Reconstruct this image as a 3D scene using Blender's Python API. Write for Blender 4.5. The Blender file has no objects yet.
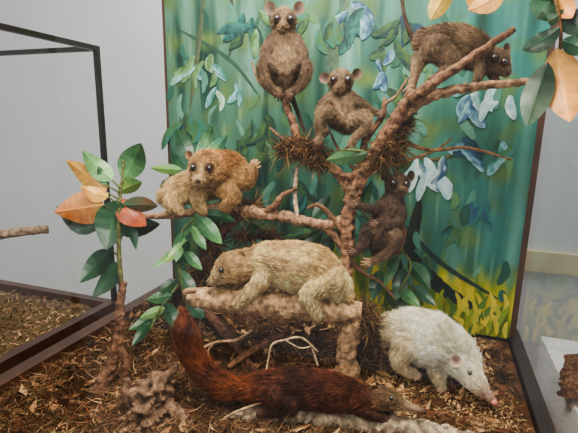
import bpy, math, random
import numpy as np
from mathutils import Vector, Matrix, noise
from mathutils.bvhtree import BVHTree
random.seed(4); rng=np.random.default_rng(4)
# ---------------------------------------------------------------- camera
F=430.0
CAM=Vector((0,0,1.40))
R=(Matrix.Rotation(math.radians(19),3,'Z')@Matrix.Rotation(math.radians(78),3,'X')@Matrix.Rotation(math.radians(1.0),3,'Z'))
cd=bpy.data.cameras.new('camera'); cam=bpy.data.objects.new('camera',cd)
bpy.context.scene.collection.objects.link(cam)
cam.matrix_world=Matrix.Translation(CAM)@R.to_4x4()
cd.sensor_width=36; cd.lens=F/578*36; cd.clip_start=0.01
bpy.context.scene.camera=cam
# surveyed sight line (photo measurement) at distance d  -> world point
def S(px,py,d): return CAM+R@Vector(((px-289)/F*d,-(py-216.5)/F*d,-d))
def Vc(dx,dy,dz): return R@Vector((dx,-dy,-dz))
def ray(px,py): return R@Vector(((px-289)/F,-(py-216.5)/F,-1))
def onY(px,py,y):
    r=ray(px,py); return CAM+r*((y-CAM.y)/r.y)
def onZ(px,py,z):
    r=ray(px,py); return CAM+r*((z-CAM.z)/r.z)
def lin(c,k=1.0,sat=1.12):
    v=[(max(0,min(255,x*k))/255.0)**2.4 for x in c]; l=.3*v[0]+.6*v[1]+.1*v[2]
    return tuple(max(0,min(1,l+(x-l)*sat)) for x in v)
# ---------------------------------------------------------------- materials
def mat(name,rough=.7,nscale=40,namt=.35,bump=0.0,bscale=120,spec=.3,sheen=0,col=None,stretch=None):
    m=bpy.data.materials.new(name); m.use_nodes=True; nt=m.node_tree; N=nt.nodes; L=nt.links
    b=N['Principled BSDF']; b.inputs['Roughness'].default_value=rough
    b.inputs['Specular IOR Level'].default_value=spec
    if sheen: b.inputs['Sheen Weight'].default_value=sheen
    if col is None:
        a=N.new('ShaderNodeAttribute'); a.attribute_name='Col'; src=a.outputs['Color']
    else:
        a=N.new('ShaderNodeRGB'); a.outputs[0].default_value=(*lin(col),1); src=a.outputs[0]
    tc=N.new('ShaderNodeTexCoord'); mp=N.new('ShaderNodeMapping'); L.new(tc.outputs['Object'],mp.inputs[0])
    if stretch: mp.inputs['Scale'].default_value=stretch
    no=N.new('ShaderNodeTexNoise'); no.inputs['Scale'].default_value=nscale; no.inputs['Detail'].default_value=5
    L.new(mp.outputs[0],no.inputs['Vector'])
    mr=N.new('ShaderNodeMapRange'); mr.inputs['From Min'].default_value=.3; mr.inputs['From Max'].default_value=.7
    mr.inputs['To Min'].default_value=1-namt; mr.inputs['To Max'].default_value=1+namt
    L.new(no.outputs['Fac'],mr.inputs['Value'])
    vm=N.new('ShaderNodeVectorMath'); vm.operation='SCALE'
    L.new(src,vm.inputs[0]); L.new(mr.outputs[0],vm.inputs['Scale']); L.new(vm.outputs[0],b.inputs['Base Color'])
    if bump:
        n2=N.new('ShaderNodeTexNoise'); n2.inputs['Scale'].default_value=bscale; n2.inputs['Detail'].default_value=6
        L.new(mp.outputs[0],n2.inputs['Vector'])
        bp=N.new('ShaderNodeBump'); bp.inputs['Strength'].default_value=bump; bp.inputs['Distance'].default_value=.004
        L.new(n2.outputs['Fac'],bp.inputs['Height']); L.new(bp.outputs[0],b.inputs['Normal'])
    return m
M_bark=mat('bark',.8,90,.6,1.0,170,.2)
M_fur=mat('fur',.75,110,.3,0,spec=.12)
M_skin=mat('animal_skin',.65,120,.2,.3,300)
M_leaf=mat('leaf',.4,30,.2,.15,60,.35)
M_moss=mat('moss',.95,50,.3,spec=.1)
M_soil=mat('soil',.95,60,.45,.9,120,.1)
M_paint=mat('mural_paint',.6,38,.22,.2,60,.2,stretch=(1,1,.22))
M_eye=mat('glass_eye',.06,10,0,spec=.8)
M_wood=mat('dark_frame_wood',.45,20,.3,.15,80,.4,col=(72,48,36))
M_black=mat('black_frame',.4,20,.15,col=(38,32,30))
M_wall=mat('wall_plaster',.8,3,.03,.05,80,.2,col=(232,232,232))
M_floor=mat('floor_vinyl',.5,6,.15,.05,80,.3,col=(150,142,134))
M_cream=mat('cream_trim',.6,8,.08,col=(236,212,174))
def glass(k=.4):
    m=bpy.data.materials.new('case_glass'); m.use_nodes=True; nt=m.node_tree; N=nt.nodes; L=nt.links
    N.remove(N['Principled BSDF']); o=N['Material Output']
    t=N.new('ShaderNodeBsdfTransparent'); t.inputs[0].default_value=(.97,.985,.98,1)
    g=N.new('ShaderNodeBsdfGlossy'); g.inputs['Roughness'].default_value=.02
    f=N.new('ShaderNodeFresnel'); f.inputs[0].default_value=1.45
    q=N.new('ShaderNodeMath'); q.operation='MULTIPLY'; q.inputs[1].default_value=k; L.new(f.outputs[0],q.inputs[0])
    x=N.new('ShaderNodeMixShader'); L.new(q.outputs[0],x.inputs[0]); L.new(t.outputs[0],x.inputs[1]); L.new(g.outputs[0],x.inputs[2])
    L.new(x.outputs[0],o.inputs[0]); return m
M_glass=glass(.4); M_glassf=glass(1.0)
# ---------------------------------------------------------------- mesh helpers
COL=bpy.context.scene.collection
class MB:
    def __init__(s): s.v=[];s.f=[];s.c=[];s.n=0
    def add(s,v,f,c):
        k=s.n; s.v.extend([tuple(p) for p in v]); s.f.extend([tuple(i+k for i in q) for q in f])
        s.c.extend(c if isinstance(c,list) else [c]*len(v)); s.n+=len(v)
    def obj(s,name,m,parent=None,smooth=True):
        me=bpy.data.meshes.new(name); me.from_pydata(s.v,[],s.f)
        a=me.color_attributes.new('Col','FLOAT_COLOR','POINT')
        arr=np.ones((len(s.v),4),dtype=np.float32); arr[:,:3]=np.array(s.c,dtype=np.float32).reshape(-1,3)
        a.data.foreach_set('color',arr.ravel())
        if smooth: me.polygons.foreach_set('use_smooth',[True]*len(me.polygons))
        me.materials.append(m); o=bpy.data.objects.new(name,me); COL.objects.link(o)
        if parent: o.parent=parent
        return o
def fast(name,V,Fc,C,m,parent=None):
    me=bpy.data.meshes.new(name); nf=len(Fc)
    me.vertices.add(len(V)); me.vertices.foreach_set('co',V.astype(np.float32).ravel())
    me.loops.add(nf*3); me.loops.foreach_set('vertex_index',Fc.astype(np.int32).ravel())
    me.polygons.add(nf); me.polygons.foreach_set('loop_start',np.arange(0,nf*3,3,dtype=np.int32))
    me.update(calc_edges=True)
    a=me.color_attributes.new('Col','FLOAT_COLOR','POINT'); arr=np.ones((len(V),4),dtype=np.float32); arr[:,:3]=C
    a.data.foreach_set('color',arr.ravel()); me.materials.append(m)
    o=bpy.data.objects.new(name,me); COL.objects.link(o)
    if parent: o.parent=parent
    return o
def empty(name,loc=None):
    e=bpy.data.objects.new(name,None); COL.objects.link(e); e.empty_display_size=.02
    return e
def box(mb,a,b,c=(1,1,1)):
    x0,y0,z0=a;x1,y1,z1=b
    v=[(x0,y0,z0),(x1,y0,z0),(x1,y1,z0),(x0,y1,z0),(x0,y0,z1),(x1,y0,z1),(x1,y1,z1),(x0,y1,z1)]
    mb.add(v,[(0,3,2,1),(4,5,6,7),(0,1,5,4),(1,2,6,5),(2,3,7,6),(3,0,4,7)],c)
def cr(P,step):
    out=[]; n=len(P)
    for i in range(n-1):
        p0=P[max(i-1,0)];p1=P[i];p2=P[i+1];p3=P[min(i+2,n-1)]
        k=max(2,int((p2[0]-p1[0]).length/step))
        for j in range(k):
            t=j/k
            w=(-.5*t+t*t-.5*t**3, 1-2.5*t*t+1.5*t**3, .5*t+2*t*t-1.5*t**3, -.5*t*t+.5*t**3)
            out.append((p0[0]*w[0]+p1[0]*w[1]+p2[0]*w[2]+p3[0]*w[3], p1[1]*(1-t)+p2[1]*t))
    out.append(P[-1]); return out
def tube(mb,P,seg=12,step=.01,col=(1,1,1),rough=0.0,fs=60,cvar=.0,endcol=None):
    Q=cr(P,step); n=len(Q); V=[];Cc=[];Fc=[]
    t=(Q[1][0]-Q[0][0]).normalized(); up=Vector((0,0,1)) if abs(t.z)<.9 else Vector((1,0,0))
    a=t.cross(up).normalized()
    for i,(p,r) in enumerate(Q):
        t=(Q[min(i+1,n-1)][0]-Q[max(i-1,0)][0])
        if t.length>1e-9: t.normalize()
        a=(a-t*a.dot(t)).normalized(); b=t.cross(a)
        for j in range(seg):
            th=2*math.pi*j/seg; d=a*math.cos(th)+b*math.sin(th); rr=r; k=1
            if rough:
                s=noise.noise((p+d*r)*fs)+.6*noise.noise((p+d*r)*fs*2.7); rr=r*(1+rough*s)
                k=1+cvar*s+cvar*.8*noise.noise(Vector((th*3,i*.08,r*90)))
            V.append(p+d*rr); Cc.append(tuple(max(0,x*k) for x in col))
        if i:
            for j in range(seg):
                j2=(j+1)%seg; o=(i-1)*seg; Fc.append((o+j,o+j2,o+seg+j2,o+seg+j))
    ec=endcol or col
    V.append(Q[0][0]); Cc.append(ec); c0=len(V)-1
    V.append(Q[-1][0]); Cc.append(ec); c1=len(V)-1
    for j in range(seg):
        j2=(j+1)%seg; Fc.append((c0,j2,j)); o=(n-1)*seg; Fc.append((c1,o+j,o+j2))
    mb.add(V,Fc,Cc)
def sphere(mb,c,r,col=(1,1,1),u=14,w=9):
    V=[];Fc=[]
    for i in range(w+1):
        ph=math.pi*i/w
        for j in range(u):
            th=2*math.pi*j/u; V.append(c+Vector((math.sin(ph)*math.cos(th),math.sin(ph)*math.sin(th),math.cos(ph)))*r)
    for i in range(w):
        for j in range(u):
            j2=(j+1)%u; Fc.append((i*u+j,(i+1)*u+j,(i+1)*u+j2,i*u+j2))
    mb.add(V,Fc,col)
def blades(P,D,B,Ln,Wd,C):
    n=len(P); s=np.cross(D,rng.normal(size=(n,3))); s/=np.linalg.norm(s,axis=1)[:,None]+1e-9
    L=Ln[:,None];W=Wd[:,None]
    m=P+D*L*.5+B*L*.12; t=P+D*L*.92+B*L*.45
    V=np.stack([P-s*W,P+s*W,m-s*W*.75,m+s*W*.75,t],1).reshape(-1,3)
    i=np.arange(n)[:,None]*5
    Fc=np.concatenate([i+[[0,1,3]],i+[[0,3,2]],i+[[2,3,4]]],0)
    return V,Fc,np.repeat(C,5,axis=0)
# ---------------------------------------------------------------- animals
def animal(name,D,chains,eyes=(),far_eyes=(),nose=None,ears=(),paws=(),spots=(),vox=.002,hairs=9000,hw=.0005,smooth=6,eyecol=(30,16,8),hvar=.5,patch=.6,lift=.34):
    u=D/F
    root=empty(name); src=MB(); segs=[]
    def pt(p): return S(p[0],p[1],D+p[2]*u)
    for ch in chains:
        pts=ch['p']; P=[(pt(p),p[3]*u) for p in pts]
        cs=ch.get('cs',[ch.get('c')]*len(pts))
        if len(P)>1: tube(src,P,12,.006)
        for q in (P if len(P)<3 else (P[0],P[-1])): sphere(src,q[0],q[1])
        for i in range(max(1,len(P)-1)):
            j=min(i+1,len(P)-1)
            dr=(P[j][0]-P[i][0]); dr=dr.normalized() if dr.length>0 else Vector((0,0,-1))
            segs.append((P[i][0],P[j][0],P[i][1],P[j][1],lin(cs[i]),lin(cs[j]),ch.get('hl',5)*u,dr*ch.get('fl',1)))
    so=src.obj(name+'_src',M_fur)
    r=so.modifiers.new('r','REMESH'); r.mode='VOXEL'; r.voxel_size=vox
    s=so.modifiers.new('s','SMOOTH'); s.factor=.5; s.iterations=smooth
    dg=bpy.context.evaluated_depsgraph_get(); me=bpy.data.meshes.new_from_object(so.evaluated_get(dg))
    bpy.data.objects.remove(so)
    n=len(me.vertices); V=np.empty(n*3); me.vertices.foreach_get('co',V); V=V.reshape(-1,3)
    NN=np.empty(n*3); me.vertices.foreach_get('normal',NN); NN=NN.reshape(-1,3)
    Wt=np.zeros(n); Cc=np.zeros((n,3)); Fl=np.zeros((n,3)); Hl=np.zeros(n)
    for a,b,ra,rb,ca,cb,hl,dr in segs:
        a=np.array(a);b=np.array(b);ab=b-a;q=(ab@ab)+1e-12
        t=np.clip(((V-a)@ab)/q,0,1); ds=np.linalg.norm(V-(a+t[:,None]*ab),axis=1)-(ra+(rb-ra)*t)
        w=np.exp(-np.maximum(ds,-.004)/(2.2*u))+1e-9
        Cc+=w[:,None]*(np.array(ca)*(1-t[:,None])+np.array(cb)*t[:,None]); Fl+=w[:,None]*np.array(dr); Hl+=w*hl; Wt+=w
    Cc/=Wt[:,None]; Hl/=Wt; Fl/=np.linalg.norm(Fl,axis=1)[:,None]+1e-9
    pn=np.array([noise.noise(Vector(p)*28)+.6*noise.noise(Vector(p)*75) for p in V])
    Cc*=np.clip(1+patch*pn,.45,1.5)[:,None]
    Fl+=.45*np.array([noise.noise_vector(Vector(p)*32) for p in V])
    for sp in spots:
        c=np.array(pt(sp)); d=np.linalg.norm(V-c,axis=1)/(sp[3]*u); k=(np.clip(1.25-d,0,.5)*2)[:,None]*sp[5]
        Cc=Cc*(1-k)+np.array(lin(sp[4]))*k
        if len(sp)>6: Hl*=(1-k[:,0]*(1-sp[6]))
    a=me.color_attributes.new('Col','FLOAT_COLOR','POINT'); arr=np.ones((n,4),dtype=np.float32); arr[:,:3]=Cc*.45  # body colour darkened to paint in the shade deep between the hairs
    a.data.foreach_set('color',arr.ravel()); me.materials.clear(); me.materials.append(M_fur)
    me.polygons.foreach_set('use_smooth',[True]*len(me.polygons))
    bo=bpy.data.objects.new('body',me); COL.objects.link(bo); bo.parent=root
    bvh=BVHTree.FromPolygons([Vector(x) for x in V],[tuple(p.vertices) for p in me.polygons])
    me.calc_loop_triangles(); nt=len(me.loop_triangles); T=np.empty(nt*3,dtype=np.int32); me.loop_triangles.foreach_get('vertices',T); T=T.reshape(-1,3)
    ar=np.linalg.norm(np.cross(V[T[:,1]]-V[T[:,0]],V[T[:,2]]-V[T[:,0]]),axis=1)
    ix=rng.choice(nt,size=hairs,p=ar/ar.sum()); bc=rng.dirichlet((1,1,1),hairs); tv=T[ix]
    P=(V[tv]*bc[:,:,None]).sum(1); N_=NN[tv[:,0]]; f=Fl[tv[:,0]]; c=Cc[tv[:,0]]; hl=Hl[tv[:,0]]
    f=f-N_*(f*N_).sum(1)[:,None]
    Dd=N_*lift+f*.9+rng.normal(size=(hairs,3))*.2; Dd/=np.linalg.norm(Dd,axis=1)[:,None]
    k=1+hvar*rng.normal(size=(hairs,1))*.8
    clump=np.array([noise.noise(Vector(p)*120) for p in P])[:,None]
    k=np.clip(k+clump*hvar*1.6,.25,2.1)
    Bv=-N_*.3+f*.3+np.array([0,0,-.2])
    Vv,Ff,Cv=blades(P-N_*.0006,Dd,Bv,hl*rng.uniform(.6,1.35,hairs),np.full(hairs,hw),np.clip(c*k,0,.9))
    fast('fur',Vv,Ff,Cv,M_fur,root)
    vd=(R@Vector((0,0,-1)))
    def snap(p,far=False):
        if far:
            h=bvh.find_nearest(pt(p)); return h[0],h[1]
        o=S(p[0],p[1],D-90*u); h=bvh.ray_cast(o,(o-CAM).normalized())
        if h[0] is None: h=bvh.find_nearest(pt(p))
        return h[0],h[1]
    lm=MB(); em=MB()
    for fe,es in ((False,eyes),(True,far_eyes)):
        for e in es:
            c,nr=snap(e,fe)
            if nr.dot(c-CAM)>0 and not fe: nr=-nr
            sphere(lm,c-nr*e[3]*u*.3,e[3]*u*1.15,lin((40,26,18)))
            o=nr*.6+(-vd*.5 if not fe else nr*.4); o.normalize()
            sphere(em,c+o*e[3]*u*.22,e[3]*u*.95,lin(eyecol)); sphere(em,c+o*e[3]*u*.46,e[3]*u*.76,lin((5,4,4)))
    if len(em.v): lm.obj('eyelids',M_skin,root); em.obj('eyes',M_eye,root)
    sm=MB()
    if nose:
        c=pt(nose); h=bvh.find_nearest(c); sphere(sm,h[0],nose[3]*u,lin(nose[4]),10,7)
    for px,py,pz,dx,dy,ddz,ln,spread,r,pc in paws:
        c=pt((px,py,pz)); d=Vc(dx,dy,ddz).normalized(); side=d.cross(vd).normalized()
        sphere(sm,c,r*2.1*u,lin(pc),10,7)
        for i,(ang,k) in enumerate(((-1.3,.62),(-.5,.9),(0,1.0),(.45,.92),(.9,.75))):
            g=(d*math.cos(ang*spread)+side*math.sin(ang*spread)).normalized()
            s0=c+side*ang*r*1.1*u; L=ln*k*u; curl=vd*L*.45
            tube(sm,[(s0,r*1.1*u),(s0+g*L*.45-vd*L*.1,r*.95*u),(s0+g*L*.8+curl*.25,r*.8*u),(s0+g*L+curl*.8,r*.75*u)],7,.002,lin(pc))
            sphere(sm,s0+g*L+curl*.8,r*.8*u,lin(pc,.85),7,5)
    for (px,py,pz,nx,ny,nz,ux,uy,w,h,ec) in ears:
        c=pt((px,py,pz)); nr=Vc(nx,ny,nz).normalized(); up=Vc(ux,uy,0); up=(up-nr*up.dot(nr)).normalized(); sd=up.cross(nr)
        for lay_,(dep,kk) in enumerate(((.45,1.0),(.65,.75))):
            Vt=[];Fc=[];cc=[]
            for i in range(6):
                rh=i/5
                for j in range(18):
                    th=2*math.pi*j/18
                    q=c+sd*math.cos(th)*rh*w*u+up*math.sin(th)*rh*h*u+nr*(rh*rh-1)*dep*w*u
                    Vt.append(q); cc.append(lin(ec,(.45+.5*rh)*kk) if lay_==0 else lin(ec,.7))
            for i in range(5):
                for j in range(18):
                    j2=(j+1)%18; Fc.append((i*18+j,(i+1)*18+j,(i+1)*18+j2,i*18+j2))
            sm.add(Vt,Fc,cc)
    if len(sm.v): sm.obj('skin_parts',M_skin,root)
    return root
# ---------------------------------------------------------------- room
ZF=0.80
cr_=onZ(508,342,ZF); YB=cr_.y; XR=cr_.x; XL=onY(170,100,YB).x
nb=onZ(118,306,ZF); YN=nb.y; XN=nb.x
b=MB(); box(b,(-3.5,2.2,0),(3.0,2.3,3.0)); b.obj('wall_back',M_wall,smooth=False)
b=MB(); box(b,(-3.5,-1.5,-.05),(3.0,2.3,0)); b.obj('floor',M_floor,smooth=False)
z1=onY(552,272,2.19).z; z2=onY(552,252,2.19).z
b=MB(); box(b,(.2,2.17,z1),(3.0,2.2,z2)); b.obj('trim_1',M_cream,smooth=False)
# display case
case=empty('display_case'); YF=.42; TOP=2.05
b=MB()
box(b,(XL-.03,YF-.03,0.02),(XR+.03,YB+.05,ZF-.035)); b.obj('cabinet',M_wood,case,False)
b=MB()
box(b,(XL-.03,YF-.03,ZF-.034),(XR+.03,YB+.05,ZF-.004))
for a_,c_ in (((XR,YF-.03,ZF-.003),(XR+.03,YB+.05,ZF+.022)),((XL,YF-.03,ZF-.003),(XR,YF-.001,ZF+.022)),((XL,YB-.012,ZF-.003),(XR,YB+.05,ZF+.016))): box(b,a_,c_)
b.obj('base_frame',M_black,case,False)
b=MB(); box(b,(XL-.04,YF-.03,ZF-.003),(XL,YB+.05,ZF+.026)); b.obj('base_rail_side',M_wood,case,False)
b=MB()
box(b,(XL-.012,YB-.008,ZF+.02),(XL+.008,YB+.03,TOP)); box(b,(XR-.012,YB-.012,ZF+.02),(XR+.014,YB+.03,TOP))
box(b,(XL,YB-.005,TOP-.02),(XR,YB+.03,TOP))
for x in (XL-.02,XR): box(b,(x,YF-.02,ZF+.022),(x+.02,YF,TOP))
b.obj('posts',M_wood,case,False)
g=MB(); g.add([(XL,YF-.008,ZF+.02),(XR,YF-.008,ZF+.02),(XR,YF-.008,TOP),(XL,YF-.008,TOP)],[(0,1,2,3)],(1,1,1)); g.obj('glass_front',M_glassf,case,False)
for nm,x in (('glass_left',XL-.012),('glass_right',XR+.012)):
    g=MB(); g.add([(x,YF,ZF+.02),(x,YB-.012,ZF+.02),(x,YB-.012,TOP),(x,YF,TOP)],[(0,1,2,3)],(1,1,1)); g.obj(nm,M_glass,case,False)
# mural
mural=empty('painted_mural')
nx,nz=280,300; X=np.linspace(XL+.002,XR-.002,nx); Z=np.linspace(ZF+.016,TOP-.02,nz)
V=[];C=[]
def mixc(a,b,t): t=max(0,min(1,t)); return tuple(a[i]*(1-t)+b[i]*t for i in range(3))
for z in Z:
    v=(z-ZF)/1.05
    for x in X:
        uu=(x-XL)/(XR-XL)
        s=noise.noise(Vector((x*22,z*2.2,0))); s2=noise.noise(Vector((x*7,z*4,3))); s3=noise.noise(Vector((x*70,z*7,7))); s4=noise.noise(Vector((x*16,z*16,17)))
        c=mixc((70,106,84),(92,132,112),v*.9+s2*.8)
        c=mixc(c,(50,108,104),(uu-.4)*1.2+s2*.5)
        c=mixc(c,(122,166,154),max(0,s-.16)*1.4)
        c=mixc(c,(30,58,50),max(0,-s-.06)*2.1+max(0,(.46-abs(v-.28))*1.2*(1-uu)))
        c=mixc(c,(90,112,66),max(0,s4-.05)*1.4)
        c=mixc(c,(150,178,146),max(0,s3-.28)*1.0)
        if uu>.45:
            e=.22+.05*noise.noise(Vector((x*40,0,9)))-.05*(uu-.8)
            if v<e: c=mixc(c,mixc((84,112,40),(204,186,66),.5+1.6*noise.noise(Vector((x*45,z*9,2)))),min(1,(e-v)*16))
        V.append((x,YB-.0135,z)); C.append(lin(c,.97))
Fq=[(i*nx+j,i*nx+j+1,(i+1)*nx+j+1,(i+1)*nx+j) for i in range(nz-1) for j in range(nx-1)]
b=MB(); b.add(V,Fq,C); b.obj('canvas',M_paint,mural)
st=MB(); lay=[0]
def pstroke(pts,w,c,c2=None,fade=0.0):
    lay[0]+=1; yy=YB-.0145-.000012*lay[0]
    Q=[(onY(p[0],p[1],YB-.0135),0) for p in pts]; Q=cr(Q,.004); n=len(Q); W=w*1.28/F
    V=[];Cc=[];Fc=[]; BG=(68,110,96)
    for i,(p,_) in enumerate(Q):
        t=(Q[min(i+1,n-1)][0]-Q[max(i-1,0)][0]); t.y=0; t.normalize(); sd=Vector((-t.z,0,t.x)); k=i/(n-1)
        ww=W*(math.sin(math.pi*min(1,k*.96+.04))**.7)
        for j,q in enumerate((-1,-.45,0,.45,1)):
            a=p+sd*ww*q*(1+.25*noise.noise(p*90+Vector((q*3,0,lay[0])))); V.append((a.x,yy,a.z))
            m=mixc(c,c2 or c,(q+1)/2+.9*noise.noise(Vector((a.x*60,q*2,a.z*60)))); m=mixc(m,BG,fade+max(0,noise.noise(a*45+Vector((0,lay[0],0)))*.3)); Cc.append(lin(m))
        if i:
            o=(i-1)*5
            for j in range(4): Fc.append((o+j,o+j+1,o+6+j,o+5+j))
    st.add(V,Fc,Cc)
def pleaf(x,y,ang,L,w,c,c2,fade=.04):
    a=math.radians(ang); dx,dy=math.cos(a),math.sin(a); k=random.uniform(-.22,.22)*L
    pstroke([(x,y),(x+dx*L*.5-dy*k,y+dy*L*.5+dx*k),(x+dx*L,y+dy*L)],w,c,c2,fade)
LB=(150,188,198);WH=(208,224,222);DK=(30,50,52);OL=(74,100,56);NV=(44,70,98);TG=(58,114,104);PG=(128,164,122)
pstroke([(338,-20),(345,10),(332,60),(336,120)],7,(50,72,66),(90,106,80),.1)
pstroke([(420,200),(408,250),(392,275)],6,(40,42,32),(32,36,28))
pstroke([(385,225),(412,258),(445,290),(490,318)],7,(34,44,36),(24,32,28),.05)
pstroke([(395,215),(440,262),(500,300)],2.5,(36,52,44),None,.1)
pstroke([(230,-10),(234,30),(228,60)],2.5,(60,70,56)); pstroke([(180,30),(230,60),(262,100)],2,(52,78,62))
pstroke([(470,150),(430,160),(405,150)],2,(100,98,64),(60,56,42)); pstroke([(205,-10),(198,50),(190,110)],3,(66,74,56),(94,94,72),.1)
for i in range(130):
    x=random.uniform(170,508); y=random.uniform(0,290)
    pleaf(x,y,random.uniform(50,130),random.uniform(12,30),random.uniform(2,4.5),random.choice(((88,136,118),(48,88,74),(106,148,126),(46,80,60),(98,130,80),(32,64,56))),None,.3)
for cx,cy,n,a0,a1,L,cols in ((205,62,9,40,150,26,((PG,LB),(LB,TG),(OL,PG))),(228,90,4,60,130,22,((LB,TG),(PG,WH))),
  (190,120,7,30,140,32,((DK,OL),(OL,TG))),(250,20,8,20,170,32,((OL,DK),(TG,DK),(OL,PG))),(355,12,8,30,140,32,((DK,NV),(LB,NV),(DK,TG))),
  (385,45,6,30,150,26,((NV,LB),(DK,OL))),(392,80,6,20,120,26,((OL,DK),(LB,NV))),(470,96,7,20,150,28,((LB,NV),(WH,TG),(DK,NV))),
  (500,92,5,60,130,24,((WH,LB),(NV,LB))),(430,165,7,30,150,36,((WH,NV),(LB,WH),(WH,TG))),(455,145,6,-20,60,28,((NV,DK),(LB,NV))),
  (405,105,5,30,110,24,((LB,NV),(OL,DK))),(320,22,6,50,150,28,((TG,OL),(DK,OL))),(480,200,4,40,120,24,((TG,NV),(NV,TG))),
  (178,180,6,30,120,30,((DK,OL),(OL,DK))),(265,120,7,40,150,30,((OL,DK),(DK,TG))),(400,20,6,30,150,28,((DK,NV),(OL,DK))),
  (510,150,3,90,160,24,((TG,LB),(OL,TG))),(300,190,6,30,150,30,((OL,DK),(DK,TG))),(450,225,5,30,150,24,((TG,OL),(DK,TG))),(235,150,7,30,150,28,((DK,OL),(OL,DK)))):
    for i in range(n):
        a=a0+(a1-a0)*(i+.5)/n+random.uniform(-14,14); c,c2=random.choice(cols)
        pleaf(cx+random.uniform(-14,14),cy+random.uniform(-10,10),a,L*random.uniform(.6,1.2),L*random.uniform(.11,.18),c,c2)
for i in range(90):
    x=random.uniform(372,506); y=random.uniform(312,338); h=random.uniform(8,26)
    pstroke([(x,y),(x+random.uniform(-4,4),y-h*.5),(x+random.uniform(-12,12),y-h)],2.2,random.choice(((204,188,74),(222,198,78),(136,152,56),(88,116,54),(180,176,74))),None,.05)
st.obj('brush_strokes',M_paint,mural)
# substrate
def gz(x,y):
    e=min(1,(x-XL)/.07,(XR-x)/.07,(YB-y)/.05,(y-YF)/.06); e=max(0,e)
    h=.13*math.exp(-((x+.60)**2/.035+(y-1.04)**2/.03))+.07*math.exp(-((x+.33)**2/.03+(y-1.12)**2/.02))+.015*math.exp(-((x+.5)**2/.05+(y-.72)**2/.04))
    n=.014*noise.noise(Vector((x*14,y*14,0)))+.012*noise.noise(Vector((x*38,y*38,1)))
    r=1-.75*max(0,min(1,(x+.12)/.12))
    return ZF+.005+e*(.014*r+h+n*r)
sub=empty('moss_and_wood_shaving_bedding')
nx,ny=200,170; b=MB(); V=[];C=[]
for j in range(ny):
    y=YF+.002+(YB-.018-YF)*j/(ny-1)
    for i in range(nx):
        x=XL+.003+(XR-XL-.006)*i/(nx-1); V.append((x,y,gz(x,y)))
        C.append(lin(mixc((54,38,28),(100,74,52),.5+noise.noise(Vector((x*20,y*20,5))))))
b.add(V,[(j*nx+i,j*nx+i+1,(j+1)*nx+i+1,(j+1)*nx+i) for j in range(ny-1) for i in range(nx-1)],C); b.obj('soil',M_soil,sub)
n=50000
xs=rng.uniform(XL+.02,XR-.02,n); ys=rng.uniform(YF+.03,YB-.03,n)
P=np.array([(x,y,gz(x,y)+.002) for x,y in zip(xs,ys)])
Dd=rng.normal(size=(n,3)); Dd[:,2]=np.abs(Dd[:,2])*.5; Dd/=np.linalg.norm(Dd,axis=1)[:,None]
pal=np.array([lin(c) for c in ((74,54,40),(104,78,58),(128,98,72),(164,130,100),(80,74,50),(104,66,48),(50,38,30))])
tone=np.array([noise.noise(Vector((x*9,y*9,31)))+.5*noise.noise(Vector((x*24,y*24,3))) for x,y in zip(xs,ys)])
C=pal[rng.integers(0,7,n)]*rng.uniform(.6,1.25,(n,1))*np.clip(1+tone*1.5,.3,1.8)[:,None]
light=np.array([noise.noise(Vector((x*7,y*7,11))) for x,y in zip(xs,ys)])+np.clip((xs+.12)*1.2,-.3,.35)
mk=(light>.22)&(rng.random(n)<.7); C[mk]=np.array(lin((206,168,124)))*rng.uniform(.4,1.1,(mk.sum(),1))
Ln=rng.uniform(.012,.034,n); Ln[mk]*=.5; Wd=rng.uniform(.0005,.0013,n); Wd[mk]*=2.2
Ln*=np.where(xs>-.02,.65,1)
Bv=rng.normal(size=(n,3)); Bv[:,2]-=.6
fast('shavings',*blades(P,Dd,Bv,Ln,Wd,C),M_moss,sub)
n=1100; xs=rng.uniform(XL+.05,XR-.05,n); ys=rng.uniform(YF+.06,YB-.06,n); lt=MB()
for x,y in zip(xs,ys):
    p=Vector((x,y,gz(x,y)+.006)); a=Vector(rng.normal(size=3)); a.z*=.35; a.normalize(); s_=a.cross(Vector((rng.normal()*.4,rng.normal()*.4,1))).normalized(); nn=a.cross(s_)
    L=rng.uniform(.006,.022); W=L*rng.uniform(.25,.5); c=lin([(146,108,78),(100,70,50),(190,152,114),(84,54,40)][rng.integers(4)],rng.uniform(.8,1.2))
    lt.add([p-a*L,p-s_*W+nn*.003,p+a*L,p+s_*W+nn*.003,p+nn*.002],[(0,1,4),(1,2,4),(2,3,4),(3,0,4)],c)
lt.obj('leaf_litter',M_moss,sub,False)
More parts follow.
